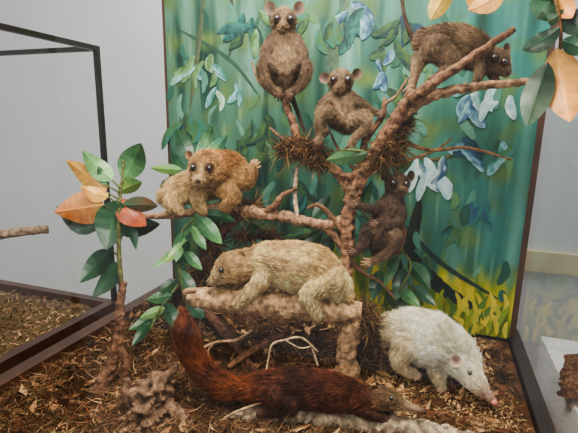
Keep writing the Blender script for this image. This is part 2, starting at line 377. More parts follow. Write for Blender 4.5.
# moss clumps
def clump(mbc,px,py,D,rx,ry,rz,n,cols,ln=14):
    u=D/F; c=np.array(S(px,py,D)); ax=[np.array(Vc(1,0,0)),np.array(Vc(0,1,0)),np.array(Vc(0,0,1))]
    d=rng.normal(size=(n,3)); d/=np.linalg.norm(d,axis=1)[:,None]; rr=rng.uniform(.55,1.0,n)[:,None]
    P=c+(d[:,:1]*rx*ax[0]+d[:,1:2]*ry*ax[1]+d[:,2:]*rz*ax[2])*u*rr
    Dn=rng.normal(size=(n,3))+ (P-c)/u/rx*.6; Dn/=np.linalg.norm(Dn,axis=1)[:,None]
    pl=np.array([lin(k) for k in cols]); C=pl[rng.integers(0,len(pl),n)]*rng.uniform(.6,1.3,(n,1))
    B=rng.normal(size=(n,3))*1.2; B[:,2]-=.5
    mbc.append(blades(P,Dn,B,rng.uniform(.4,1.1,n)*ln*u,np.full(n,.45*u),C))
    core=MB(); sphere(core,Vector((0,0,0)),1,(0,0,0),16,10)
    V=[]
    for q in core.v:
        q=Vector(q); k=.72*(1+.3*noise.noise(q*2+Vector((px,py,0))))
        V.append(tuple(c+(q.x*rx*ax[0]+q.y*ry*ax[1]+q.z*rz*ax[2])*u*k))
    return V,core.f,lin(cols[0],.6)
def mossgroup(name,items,cols):
    root=empty(name); acc=[]; cm=MB()
    for it in items: V,f,c=clump(acc,*it,cols); cm.add(V,f,c)
    cm.obj('moss_core',M_soil,root)
    off=0;VV=[];FF=[];CC=[]
    for v,f,c in acc: VV.append(v);FF.append(f+off);CC.append(c);off+=len(v)
    fast('moss_fibres',np.concatenate(VV),np.concatenate(FF),np.concatenate(CC),M_moss,root)
mc=((80,58,42),(106,78,54),(136,102,72),(62,46,34),(94,84,54))
mossgroup('dried_moss_clump',[(300,148,1.09,24,11,14,1500),(318,160,1.09,16,9,12,600)],mc)
mossgroup('dried_moss_clump',[(392,146,1.03,13,16,11,1200),(380,160,1.04,12,13,10,700),(404,122,1.02,9,12,8,500)],mc)
mossgroup('dried_moss_clump',[(240,209,1.14,24,8,10,1100),(212,240,1.17,12,24,12,900),(205,275,1.17,15,18,14,800),(182,300,1.15,16,14,14,700)],mc)
mossgroup('dried_moss_clump',[(362,318,1.01,15,17,14,1200),(378,332,1.04,13,18,12,900),(366,352,1.04,10,18,12,500)],mc)
mossgroup('dried_moss_clump',[(256,236,1.18,26,8,10,500),(315,250,1.16,16,7,8,300)],mc)
# tree
tree=empty('dead_tree_branches')
def br(mb,pts,col,seg=14,rough=.22,cv=.45,**k):
    tube(mb,[(S(p[0],p[1],p[2]),p[3]*p[2]/F) for p in pts],seg,.004,lin(col),rough,75,cv,**k)
b=MB()
RB=(118,88,68);RB2=(148,116,92)
br(b,[(352,318,1.03,7),(346,285,1.05,7),(347,250,1.07,6.5),(349,215,1.07,7),(357,185,1.07,7.5),(372,158,1.05,7),(390,130,1.02,7.5),(408,104,.98,6.6),(432,84,.92,5.2),(468,60,.885,4.2),(514,29,.865,3.2)],RB,20,.38,.75)
b.obj('trunk',M_bark,tree); b=MB()
br(b,[(400,116,1.0,6),(428,98,.97,5.4),(460,89,.95,4.8),(500,84,.93,4),(548,80,.90,3.2)],RB2,14,.35,.7)
br(b,[(352,195,1.07,6),(340,175,1.08,5),(322,160,1.09,4.5),(303,150,1.10,4.5),(292,120,1.11,3.8),(284,95,1.12,4),(282,72,1.13,3.5)],RB,14,.35,.7)
br(b,[(350,190,1.07,5),(362,160,1.07,4.2),(366,140,1.07,3.6),(382,116,1.07,3),(385,98,1.07,1.8)],RB)
br(b,[(352,215,1.08,5),(325,225,1.09,4.6),(290,218,1.11,5.4),(262,214,1.12,6),(238,209,1.13,5.6),(212,208,1.13,4.6),(180,214,1.12,4),(148,216,1.08,3),(122,214,1.03,2.2)],RB2,14,.35,.7)
br(b,[(245,210,1.13,5),(222,232,1.15,5.5),(205,262,1.16,6.5),(196,295,1.16,8),(186,330,1.13,10)],(92,62,50),14,.3,.6)
br(b,[(297,168,1.10,1.8),(295,195,1.10,2.2),(298,222,1.10,2.2)],(190,162,138))
br(b,[(310,222,1.1,3.4),(330,232,1.09,4),(346,252,1.08,3.6)],RB)
br(b,[(262,214,1.12,4),(275,206,1.1,3.6),(282,196,1.09,2.6),(297,188,1.09,1.6)],RB)
br(b,[(349,240,1.07,3.2),(330,215,1.08,2.6),(318,205,1.08,2.2),(308,208,1.09,1.4)],RB)
br(b,[(398,215,1.1,2.5),(404,235,1.09,2.5),(398,255,1.09,2)],RB)
br(b,[(372,160,1.05,4.2),(352,176,1.06,3.6),(330,170,1.08,2.6)],RB)
br(b,[(398,140,1.03,2.6),(430,150,1.04,1.9),(468,148,1.02,1.6),(512,160,.99,1.0)],(128,96,70))
br(b,[(395,165,1.05,2.2),(415,158,1.04,1.6),(436,150,1.04,1.3),(452,138,1.03,.8)],(128,96,70))
br(b,[(384,104,1.07,1.6),(396,96,1.05,1.3),(408,78,1.03,.9)],RB2)
br(b,[(284,98,1.12,2.5),(270,92,1.13,1.8),(258,80,1.14,1.3),(252,62,1.15,.8)],RB)
br(b,[(300,150,1.1,2.4),(284,140,1.1,1.6),(270,128,1.11,1)],RB)
br(b,[(355,170,1.07,2.4),(340,152,1.08,1.6),(330,132,1.1,1)],RB)
br(b,[(282,74,1.13,1.8),(268,10,1.16,1.4),(256,-25,1.18,1.2)],(80,74,60))
br(b,[(236,206,1.13,2.6),(232,190,1.16,2.2),(244,176,1.17,1.6),(246,160,1.18,1)],RB)
br(b,[(346,255,1.07,3),(362,272,1.07,2.4),(380,282,1.07,1.6),(396,300,1.06,1)],RB)
b.obj('limbs',M_bark,tree)
b=MB()
br(b,[(355,316,1.01,11),(349,335,1.0,10),(346,358,1.0,10),(350,385,1.0,13)],(156,124,94),20,.25,.6)
b.obj('support_post',M_bark,tree)
lg=MB()
br(lg,[(188,297,1.0,8.5),(215,299,1.0,11.5),(250,302,1.0,12),(290,306,1.0,12),(330,309,1.0,12.5),(360,312,1.0,10)],(190,154,118),24,.2,.6,endcol=lin((228,198,156)))
br(lg,[(188,297,1.0,3),(186,292,.985,3.6),(196,290,.985,2)],(160,128,98))
lg.obj('perch_log',M_bark)
fl=MB()
br(fl,[(226,424,.87,8),(262,415,.87,11),(300,417,.87,12),(345,421,.865,11),(392,426,.86,11),(440,435,.85,9.5),(480,443,.83,8)],(162,144,122),20,.34,.75)
br(fl,[(262,412,.87,6),(240,427,.86,6),(225,442,.85,5)],(134,112,94))
br(fl,[(330,414,.87,5),(318,430,.85,6),(300,445,.84,6)],(134,114,96))
fl.obj('driftwood_log',M_bark)
tw=MB()
PT=(196,168,136)
for pts in ([(268,362,.97,.9),(272,345,.97,1),(285,340,.97,1.1),(302,338,.97,1.1),(318,352,.97,.9)],[(285,340,.97,.9),(300,348,.96,.9),(312,346,.96,.6)],[(312,348,.97,.9),(318,366,.97,1.1)],[(268,360,.97,.9),(266,374,.97,1.1)]): br(tw,pts,PT,7,.15,.2)
tw.obj('bare_twig',M_bark)
tw=MB()
for pts in ([(182,378,1.0,1.8),(190,358,1.0,1.8),(214,343,1.0,1.5),(236,340,1.0,1.6),(252,330,1.0,1.2)],[(214,343,1.0,1.3),(208,352,1.0,1.2),(206,372,1.0,1.6)]): br(tw,pts,(176,142,112),7,.1,.1)
tw.obj('bare_twig',M_bark)
tw=MB(); br(tw,[(218,424,.85,1.8),(232,414,.85,1.7),(262,402,.85,1.2)],(190,158,126),7,.1,.1); tw.obj('bare_twig',M_bark)
rt=MB()
br(rt,[(186,300,1.12,5),(176,330,1.08,6),(188,360,1.03,5),(206,388,.97,4)],(104,74,58)); br(rt,[(196,300,1.12,5),(226,335,1.08,5),(240,352,1.04,4),(256,372,1.0,3)],(98,68,54))
br(rt,[(290,330,1.08,3),(270,342,1.05,3.4),(250,352,1.03,3.6),(228,368,.99,3)],(112,80,60)); br(rt,[(340,372,1.0,5),(322,378,.98,4),(300,384,.96,3)],(136,106,82))
br(rt,[(70,402,.9,3),(100,410,.89,4),(130,426,.86,4),(150,445,.84,4)],(108,76,58))
rt.obj('exposed_tree_roots',M_bark)
sm=MB()
br(sm,[(150,440,.85,27),(149,420,.86,23),(151,400,.865,20),(157,384,.87,14),(160,372,.875,6)],(118,92,74),44,.5,1.0)
br(sm,[(166,405,.86,9),(182,418,.85,7),(198,432,.84,5)],(118,92,74),14,.4,.8); br(sm,[(138,410,.86,9),(128,396,.865,7),(126,378,.87,3)],(108,82,66),14,.4,.8)
br(sm,[(140,425,.85,9),(120,436,.84,7),(108,448,.83,5)],(108,82,66)); br(sm,[(160,380,.87,6),(172,372,.87,4),(178,364,.87,2)],(118,92,74))
sm.obj('brown_lump_standin',M_bark)
# ---------------------------------------------------------------- plants
def leaf(mb,b0,t0,w,c,c2=None,roll=0,bend=.15,cup=.25,sh=.75):
    A=S(*b0);B=S(*t0); ax=(B-A); L=ax.length; ax.normalize(); vd=(A-CAM).normalized()
    sd=ax.cross(vd).normalized(); nr=sd.cross(ax).normalized()
    q=Matrix.Rotation(math.radians(roll),3,ax); sd=q@sd; nr=q@nr; W=w*b0[2]/F
    V=[];C=[];Fc=[]; n=16
    for i in range(n+1):
        t=i/n; ww=W*(math.sin(math.pi*t**sh)**.85)+.0004
        p=A+ax*L*t+nr*math.sin(math.pi*t)*L*bend
        for j,k in enumerate((-1,-.6,-.12,0,.12,.6,1)):
            V.append(p+sd*ww*k+nr*(abs(k)**1.3)*ww*cup+nr*.05*ww*math.sin(i*2.2)*abs(k))
            cc=mixc(c,c2 or c,t*.9+.6*noise.noise(V[-1]*60)); C.append(lin(cc,1.25 if abs(k)<.01 else 1-.12*(i%2)*(abs(k)>.3)))
        if i:
            for j in range(6): o=(i-1)*7; Fc.append((o+j,o+j+1,o+8+j,o+7+j))
    mb.add(V,Fc,C)
    tube(mb,[(A+ax*L*.02,.0009),(A+ax*L*.5+nr*L*bend*1.0,.0007),(B,.0003)],5,.01,lin(c,1.1))
G1=(52,90,60);G2=(98,140,88);G3=(36,64,46);OR=(196,126,66);TN=(218,168,104);RU=(168,88,48)
plant=empty('artificial_leaf_plant')
s=MB()
br(s,[(124,160,.96,1),(121,190,.96,1.4),(119,215,.96,2),(119,250,.96,2.2),(121,282,.96,2.6)],(98,100,62),9,.08,.2)
br(s,[(123,282,.96,4),(120,310,.96,4.6),(118,340,.955,5),(108,372,.95,7),(100,395,.94,11),(92,412,.93,13)],(112,82,64),16,.36,.7)
br(s,[(116,345,.955,5),(125,362,.95,4),(122,385,.945,4)],(106,76,58))
PL=[((124,180,.96),(141,143,.94),13,G2,G1,0),((112,180,.96),(82,150,.95),10,(134,176,116),G2,10),((118,192,.96),(142,182,.95),8,(120,150,70),G2,15),
((106,192,.96),(66,160,.95),11,TN,(200,152,70),-10),((108,197,.95),(80,186,.94),8,(222,184,96),OR,20),((104,205,.95),(54,212,.93),17,TN,RU,0),
((118,198,.96),(146,226,.94),12,RU,(124,56,36),-20),((118,200,.95),(106,250,.93),17,G1,G3,0),((122,205,.96),(158,206,.95),8,G1,(114,66,44),10),
((104,225,.96),(56,206,.97),14,G3,(28,46,36),30),((112,250,.96),(79,283,.94),11,G3,G1,0),((118,262,.96),(92,298,.95),10,G1,G3,20),
((122,235,.97),(160,224,.97),10,G3,(32,52,36),20),((121,215,.96),(136,250,.95),6,G3,G1,30),((106,185,.96),(98,166,.96),5,G2,G1,0)]
for l in PL:
    if l[0][1]<275: br(s,[(120,l[0][1]+8,.96,1.0),(l[0][0],l[0][1],l[0][2],.8)],(90,92,54),6,0,0)
s.obj('stem',M_bark,plant)
lf=MB()
for a_,t_,w,c,c2,r in PL: leaf(lf,a_,t_,w,c,c2,r)
lf.obj('leaves',M_leaf,plant)
p2=empty('artificial_foliage_spray'); s=MB(); lf=MB()
br(s,[(185,300,1.08,2),(178,262,1.08,1.8),(182,232,1.09,1.5),(200,215,1.1,1)],(78,88,54),8,.05,.1)
br(s,[(178,285,1.08,1.5),(160,310,1.05,1.4),(150,330,1.03,1)],(78,88,54),8,.05,.1)
for a_,t_,w,c,c2,r in [((185,238,1.08),(150,268,1.05),5,(104,150,74),G2,30),((188,240,1.08),(166,262,1.04),5,G2,(144,168,94),0),((182,232,1.08),(176,262,1.05),6,G1,G2,0),
((195,214,1.09),(222,244,1.06),8,G1,G2,0),((200,214,1.1),(236,222,1.07),6,G3,G1,20),((176,280,1.08),(160,292,1.05),6,G3,G1,0),((172,296,1.06),(146,300,1.04),6,G1,G2,0),
((160,312,1.05),(128,330,1.02),6,G2,G1,10),((165,308,1.05),(140,318,1.02),5,(124,154,90),G2,0),((178,270,1.08),(196,296,1.05),7,G1,G3,0),((165,302,1.05),(176,330,1.03),7,G3,G1,10),
((186,300,1.07),(204,318,1.04),7,G3,G1,0),((150,322,1.03),(132,346,1.0),5,G1,G3,0),((180,268,1.08),(188,240,1.06),6,G3,G1,0),((192,226,1.09),(206,250,1.07),5,G2,G1,0),((184,250,1.08),(202,270,1.06),5,G1,G2,0),
((200,165,1.2),(212,124,1.2),8,(112,152,110),G1,0),((206,160,1.2),(228,134,1.2),7,G2,TG,0),((182,170,1.18),(150,168,1.16),5,G2,(124,154,70),0),((186,190,1.19),(172,150,1.19),8,G3,G1,0),((190,160,1.2),(176,128,1.2),8,G3,G1,0)]: leaf(lf,a_,t_,w,c,c2,r)
br(s,[(198,216,1.12,1.5),(188,190,1.18,1.4),(200,160,1.2,1)],(78,88,54),8,.05,.1)
s.obj('stem',M_bark,p2); lf.obj('leaves',M_leaf,p2)
p3=empty('artificial_foliage_spray'); s=MB(); lf=MB()
br(s,[(385,160,1.07,1.5),(365,152,1.04,1.3),(340,150,1.03,1)],(88,92,54),7,0,0)
br(s,[(352,200,1.08,1.5),(380,232,1.09,1.4),(410,262,1.07,1.2),(400,290,1.06,1)],(88,92,54),7,0,0)
br(s,[(346,232,1.1,1.5),(326,228,1.12,1.3),(300,238,1.13,1)],(88,92,54),7,0,0)
for a_,t_,w,c,c2,r in [((368,154,1.03),(326,160,1.02),8,G1,(98,128,80),0),((385,160,1.05),(408,134,1.03),4,(114,144,80),G2,0),((392,178,1.05),(414,160,1.03),4,G2,G1,0),
((404,268,1.08),(396,300,1.05),8,G3,G1,0),((408,262,1.08),(430,290,1.05),8,G1,G3,20),((386,290,1.08),(412,320,1.05),7,G3,G1,0),((380,270,1.09),(372,300,1.06),7,G1,G3,0),
((330,195,1.12),(312,220,1.1),6,G3,G1,0),((402,245,1.09),(386,272,1.08),6,G2,G1,0),((398,256,1.08),(384,286,1.06),5,G1,G2,0),((412,285,1.07),(436,306,1.05),6,G3,G1,0),((322,232,1.12),(300,252,1.12),6,G1,G3,0),((330,236,1.12),(326,262,1.1),6,G3,G1,0),((250,222,1.15),(262,250,1.15),6,G3,G1,0),
((338,230,1.11),(342,258,1.1),5,G1,G2,0),((312,232,1.13),(286,236,1.13),5,G2,G1,0),((304,236,1.13),(282,256,1.13),6,G3,G1,0),((360,212,1.08),(372,180,1.07),5,G2,G1,0),((372,226,1.1),(400,216,1.09),5,G1,G3,0),((400,290,1.06),(420,306,1.05),6,G1,G2,0)]: leaf(lf,a_,t_,w,c,c2,r)
s.obj('stem',M_bark,p3); lf.obj('leaves',M_leaf,p3)
p4=empty('artificial_leaf_branch'); s=MB(); lf=MB()
br(s,[(548,80,.88,2.4),(560,50,.83,2),(558,10,.80,1.6),(545,-30,.80,1.4)],(120,90,62),9,.1,.2)
br(s,[(556,0,.8,1.6),(510,-14,.82,1.4),(460,-20,.86,1.2),(440,-16,.88,1)],(120,90,62),8,.1,.2)
for a_,t_,w,c,c2,r in [((470,-12,.86),(480,10,.85),8,(204,158,90),OR,0),((452,-18,.87),(430,20,.86),10,(194,158,80),(128,118,56),0),((505,-12,.82),(468,10,.82),11,TN,(190,134,76),30),
((560,15,.8),(548,22,.79),6,G3,G1,0),((560,28,.80),(522,50,.80),10,G3,(30,52,36),20),((558,-8,.8),(536,18,.79),15,G1,G3,0),((548,62,.82),(527,126,.80),14,(38,58,40),(60,88,58),0),((556,48,.82),(570,122,.78),19,TN,(196,128,66),0),
((562,40,.8),(590,52,.77),9,G3,G1,0),((560,10,.8),(586,34,.77),11,G3,(34,52,42),0),((556,-5,.8),(572,18,.78),9,(206,150,80),OR,0),((460,-18,.86),(486,-6,.85),9,OR,RU,0)]: leaf(lf,a_,t_,w,c,c2,r)
s.obj('stem',M_bark,p4); lf.obj('leaves',M_leaf,p4)
# ---------------------------------------------------------------- ANIMALS
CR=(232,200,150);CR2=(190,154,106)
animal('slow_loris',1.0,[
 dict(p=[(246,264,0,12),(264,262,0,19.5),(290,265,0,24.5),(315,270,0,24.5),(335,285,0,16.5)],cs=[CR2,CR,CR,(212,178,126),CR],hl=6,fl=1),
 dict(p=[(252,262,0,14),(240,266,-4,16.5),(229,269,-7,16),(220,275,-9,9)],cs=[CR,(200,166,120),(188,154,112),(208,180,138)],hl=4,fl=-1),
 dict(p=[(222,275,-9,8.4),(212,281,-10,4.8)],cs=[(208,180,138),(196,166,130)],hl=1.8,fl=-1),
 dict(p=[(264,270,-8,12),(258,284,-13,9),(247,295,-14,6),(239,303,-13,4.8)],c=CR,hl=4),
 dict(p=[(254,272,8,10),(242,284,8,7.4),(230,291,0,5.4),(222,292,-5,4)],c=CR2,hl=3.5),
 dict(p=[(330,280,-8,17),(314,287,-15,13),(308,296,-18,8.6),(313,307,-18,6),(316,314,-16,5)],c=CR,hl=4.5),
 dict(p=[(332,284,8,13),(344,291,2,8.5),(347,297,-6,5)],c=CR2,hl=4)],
 eyes=[(221.5,270,-15,2.6)],far_eyes=[(217,269,6,2.6)],nose=(210,282,-10,2.1,(70,45,40)),
 ears=[(241,257,-16,-.5,0,-1,.4,-1,5,5.5,(180,140,105))],
 paws=[(238,304,-13,-.5,1,-.1,10,.45,1.5,(160,130,100)),(221,292,-5,-1,.3,0,9,.45,1.4,(160,130,100)),(316,315,-16,0,1,-.1,11,.4,1.6,(150,120,92)),(347,298,-6,.3,1,0,8,.4,1.4,(150,120,92))],
 spots=[(222,270,-14,4.4,(84,56,38),.75,.6),(246,252,-6,9,(140,100,62),.55),(280,244,-4,16,(178,138,90),.5),(270,290,-14,8,(156,120,80),.4),(325,262,-10,12,(190,152,104),.4)],hairs=42000,hw=.00034)
LO=(166,130,88);LT=(206,174,128)
animal('slow_loris',1.12,[
 dict(p=[(214,182,10,16),(196,186,14,17),(180,190,12,15),(169,196,8,10)],cs=[LO,LT,LT,LT],hl=6.5),
 dict(p=[(208,176,2,16),(225,168,8,18),(238,176,6,14)],cs=[LO,(150,106,68),LO],hl=6.5),
 dict(p=[(213,168,-6,18.5),(206,168,-12,18),(201,173,-19,12)],cs=[(150,106,68),(178,136,92),(208,174,130)],hl=4,fl=-1),
 dict(p=[(201,174,-20,10),(198,181,-30,4.8)],cs=[(212,180,138),(200,168,130)],hl=1.6,fl=-1),
 dict(p=[(234,176,0,11),(246,182,-8,8),(251,176,-12,5.5),(253,168,-12,4.5)],c=LO,hl=4),
 dict(p=[(222,185,0,12),(232,195,-10,9),(226,205,-10,5)],c=LO,hl=4),
 dict(p=[(200,190,0,9),(198,200,-8,7),(202,208,-10,4.5)],c=LT,hl=3.5),
 dict(p=[(180,194,2,11),(172,204,-4,8),(178,210,-8,5)],c=LT,hl=4)],
 eyes=[(193.5,168,-25,3.1),(209,168.5,-27,3.1)],nose=(198,181,-37,2.0,(60,36,30)),
 ears=[(189,155,-8,-.4,-.1,-1,-.9,-1,4,4.6,(150,104,72)),(224,157,-8,.5,-.1,-1,.9,-1,4,4.6,(150,104,72))],
 paws=[(253,168,-12,.5,-1,0,9,.5,1.5,(160,125,95)),(202,209,-10,.1,1,0,8,.5,1.4,(160,125,95)),(226,206,-10,.1,1,0,8,.5,1.4,(160,125,95)),(178,211,-8,0,1,0,7,.5,1.3,(160,125,95))],
 spots=[(192.5,167,-26,5.8,(74,46,32),.9,.5),(209.5,168,-28,5.8,(74,46,32),.9,.5),(206,154,-22,5,(104,66,42),.7),(201,170,-32,3,(236,208,164),.7)],hairs=40000,hw=.00036)
TB=(112,92,74);TB2=(150,126,100);TD=(86,70,58)
def tars(name,D,ch,**k):
    for c_ in ch: c_['hl']=c_.get('hl',4)*1.2
    return animal(name,D,ch,vox=.0017,hairs=28000,hw=.0003,smooth=4,**k)
SK=(110,84,68);ER=(116,90,74)
tars('tarsier',1.12,[
 dict(p=[(284,36,0,12),(284,46,0,15),(285,62,0,18),(286,78,2,16)],cs=[TB,TB,TB2,TB],hl=5.5),
 dict(p=[(284,30,0,11),(284,21,-3,13),(284,21,-8,12),(283,26,-14,5.6)],cs=[TB,TB,TB2,(164,134,104)],hl=2.8,fl=-1),
 dict(p=[(274,42,-4,7.5),(265,54,-14,5),(272,64,-22,3.8),(279,70,-24,3)],c=TB,hl=3.5),
 dict(p=[(294,42,-4,7.5),(303,54,-14,5),(297,64,-22,3.8),(290,71,-24,3)],c=TB,hl=3.5),
 dict(p=[(275,78,-4,11),(266,67,-14,9),(265,78,-16,6),(271,87,-14,4),(277,90,-14,3.4)],c=TB,hl=4.5),
 dict(p=[(296,78,-4,11),(303,66,-14,9),(304,78,-16,6),(298,87,-14,4),(292,91,-14,3.4)],c=TB,hl=4.5),
 dict(p=[(287,86,6,4),(296,108,8,2),(304,130,6,1.6)],c=TD,hl=2)],
 eyes=[(277.5,19.5,-14,3.7),(290,19.5,-14,3.7)],nose=(283,27,-20,1.5,(60,38,30)),
 ears=[(270,8,-3,-.4,0,-1,-.5,-1,5.8,7.5,ER),(299,8,-3,.4,0,-1,.5,-1,5.8,7.5,ER)],
 paws=[(279,70,-25,.8,.6,0,7,.4,1.1,SK),(290,71,-25,-.8,.6,0,7,.4,1.1,SK),(277,90,-15,.4,1,0,10,.4,1.3,SK),(291,91,-15,-.4,1,0,10,.4,1.3,SK)],
 spots=[(277.5,19.5,-14,5.2,(56,40,30),.85,.4),(290,19.5,-14,5.2,(56,40,30),.85,.4),(285,50,-18,9,(176,150,118),.4)],eyecol=(50,28,14))
tars('tarsier',1.07,[
 dict(p=[(341,94,0,9.5),(342,103,0,13),(344,114,2,14),(346,122,4,11)],cs=[TB,TB2,TB2,TB],hl=4.5),
 dict(p=[(341,91,0,9),(341,82,-3,13),(340,82,-8,11.5),(339,87,-14,5.6)],cs=[TB,TB,TB2,(164,134,104)],hl=2.6,fl=-1),
 dict(p=[(333,97,-2,6.5),(322,106,-10,4.4),(320,118,-14,3.4),(324,126,-14,2.8)],c=TB,hl=3),
 dict(p=[(350,97,-2,6.5),(361,103,-6,4.4),(371,110,-6,3.4),(377,113,-6,2.8)],c=TB,hl=3),
 dict(p=[(338,120,-2,9.5),(326,113,-14,8),(320,121,-16,5.2),(320,132,-12,3.6),(319,138,-12,2.9)],c=TB2,hl=3.8),
 dict(p=[(350,121,-2,9.5),(363,118,-14,8),(365,127,-14,5.2),(356,137,-10,3.6),(352,143,-8,3)],c=TB2,hl=3.8)],
 eyes=[(334,80.5,-14,3.7),(347.5,80,-14,3.7)],nose=(339,88,-20,1.5,(60,38,30)),
 ears=[(325,78,-3,-.5,0,-1,-1,-.4,5.4,6.6,ER),(357,74,-3,.5,0,-1,1,-.7,5.4,6.6,ER)],
 paws=[(324,127,-14,.2,1,0,9,.5,1.2,SK),(378,114,-7,1,.1,0,8,.5,1.2,SK),(319,139,-12,-.3,1,0,10,.5,1.3,SK),(352,144,-8,-.1,1,0,10,.5,1.3,SK)],
 spots=[(334,81,-14,5.2,(58,40,30),.85,.4),(347.5,80,-14,5.2,(58,40,30),.85,.4)],eyecol=(64,36,16))
tars('tarsier',1.06,[
 dict(p=[(394,197,0,9.5),(390,208,0,13),(385,224,2,14.5),(381,238,3,13),(380,246,4,10)],cs=[TD,TD,TB,TD,TD],hl=5),
 dict(p=[(395,194,0,9),(397,185,-3,12.5),(399,186,-8,11.5),(402,190,-13,5.6)],cs=[TD,TD,TB,(120,98,80)],hl=2.6,fl=-1),
 dict(p=[(386,203,-4,6.5),(374,209,-8,4.6),(364,207,-8,3.5),(356,205,-8,2.8)],c=TD,hl=3),
 dict(p=[(398,206,-4,6.5),(401,218,-12,4.6),(390,224,-18,3.5),(378,224,-20,2.8)],c=TD,hl=3),
 dict(p=[(382,240,-4,10),(394,234,-14,8),(392,247,-14,5.5),(380,258,-10,3.8),(372,261,-8,3)],c=TB,hl=3.8),
 dict(p=[(377,240,2,10),(369,231,-4,7.2),(364,244,-4,4.6),(356,252,-4,3.2)],c=TD,hl=3.8)],
 eyes=[(393.5,183,-14,3.4),(406,184,-14,3.4)],nose=(402,191,-18,1.5,(50,34,28)),
 ears=[(385,176,-2,-.4,0,-1,-.8,-1,5,6,(104,80,66)),(411,176,-2,.5,0,-1,.7,-1,5,6,(104,80,66))],
 paws=[(356,205,-9,-1,0,0,8,.5,1.2,(100,76,62)),(377,224,-21,-1,.2,0,7,.5,1.1,(100,76,62)),(371,262,-8,-1,.4,0,10,.5,1.3,(150,118,92)),(355,252,-5,-1,.2,0,8,.5,1.2,(100,76,62))],
 spots=[(394,183,-14,5,(44,32,26),.85,.4),(406,184,-14,5,(44,32,26),.85,.4)],eyecol=(50,30,16))
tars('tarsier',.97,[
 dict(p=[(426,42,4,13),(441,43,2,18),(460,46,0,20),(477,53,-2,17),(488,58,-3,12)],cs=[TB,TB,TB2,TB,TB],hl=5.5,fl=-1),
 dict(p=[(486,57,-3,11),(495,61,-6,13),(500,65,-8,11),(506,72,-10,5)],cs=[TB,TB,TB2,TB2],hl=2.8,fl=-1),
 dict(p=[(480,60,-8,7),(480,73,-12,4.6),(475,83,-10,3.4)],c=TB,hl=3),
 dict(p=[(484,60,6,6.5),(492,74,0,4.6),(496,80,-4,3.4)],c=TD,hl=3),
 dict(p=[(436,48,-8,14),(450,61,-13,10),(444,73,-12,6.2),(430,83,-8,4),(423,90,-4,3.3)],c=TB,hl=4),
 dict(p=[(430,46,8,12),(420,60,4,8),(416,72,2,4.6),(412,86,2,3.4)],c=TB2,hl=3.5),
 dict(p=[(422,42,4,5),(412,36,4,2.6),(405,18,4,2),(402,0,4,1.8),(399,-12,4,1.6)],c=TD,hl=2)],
 eyes=[(494,58,-16,3.3),(504,62,-16,3.2)],nose=(507,73,-13,1.6,(50,34,28)),
 ears=[(486,47,-3,-.4,0,-1,-.6,-1,5.4,6.6,ER),(507,49,0,.5,0,-1,.6,-1,5.4,6.6,ER)],
 paws=[(474,84,-10,-.2,1,0,8,.5,1.2,SK),(496,81,-5,.3,1,0,7,.5,1.1,SK),(422,91,-5,-.6,1,0,11,.4,1.4,SK),(411,87,1,-.3,1,0,11,.4,1.4,(150,118,92))],
 spots=[(494,58,-16,5,(58,40,30),.85,.4),(504,62,-16,5,(58,40,30),.85,.4),(450,34,-4,14,(98,78,62),.5)],eyecol=(56,32,16))
RD=(94,56,42);RD2=(68,44,36);RT=(122,70,46)
animal('tufted_squirrel',.87,[
 dict(p=[(250,388,4,12),(272,388,0,17.5),(300,388,0,19.5),(332,392,0,19),(358,397,-2,15),(374,400,-3,11.5)],cs=[RT,RD,RD2,RD,RD,(110,80,58)],hl=6.5,fl=-1),
 dict(p=[(368,399,-3,11),(382,398,-5,12),(393,401,-6,9.5),(403,405,-7,6)],cs=[RD,(112,88,68),(140,114,88),(180,152,120)],hl=3.2,fl=-1),
 dict(p=[(401,404,-7,6),(412,408,-8,4),(423,411,-8,2.4)],cs=[(180,152,120),(190,160,130),(150,124,102)],hl=1.4,fl=-1),
 dict(p=[(256,388,4,9),(234,388,4,10),(212,378,4,11),(196,360,4,11),(187,340,4,11),(184,326,4,8),(184,318,4,4)],cs=[RT,RT,RD,RT,RD,RT,RT],hl=11),
 dict(p=[(360,404,-8,9),(366,412,-12,6),(374,416,-12,4.5),(382,418,-12,3.5)],c=RD2,hl=4),
 dict(p=[(352,400,10,8),(372,412,8,5),(388,414,2,4)],c=RD2,hl=4),
 dict(p=[(278,394,-8,14),(292,404,-14,9),(278,411,-14,5),(266,412,-14,4)],c=RD2,hl=5),
 dict(p=[(276,392,10,12),(286,404,8,7),(272,410,6,4)],c=RD2,hl=5)],
 eyes=[(391,398,-14,2.2)],far_eyes=[(392,398,6,2.2)],nose=(424,412,-8,2,(50,34,30)),
 ears=[(375,390,-9,.1,0,-1,-.4,-1,4,5,(124,94,76)),(382,388,2,.3,0,-1,0,-1,3.6,4.6,(114,86,70))],
 paws=[(382,419,-13,1,.3,0,8,.4,1.2,(96,70,56)),(388,414,2,1,.2,0,7,.4,1.1,(96,70,56)),(265,413,-15,-.9,.4,0,9,.4,1.3,(86,64,52)),(272,410,6,-1,.4,0,8,.4,1.2,(86,64,52))],
 spots=[(391,398,-14,4.2,(170,140,108),.6,.6)],hairs=54000,hw=.00036,hvar=.55,patch=.7)
WC=(252,242,214);WD=(216,196,158)
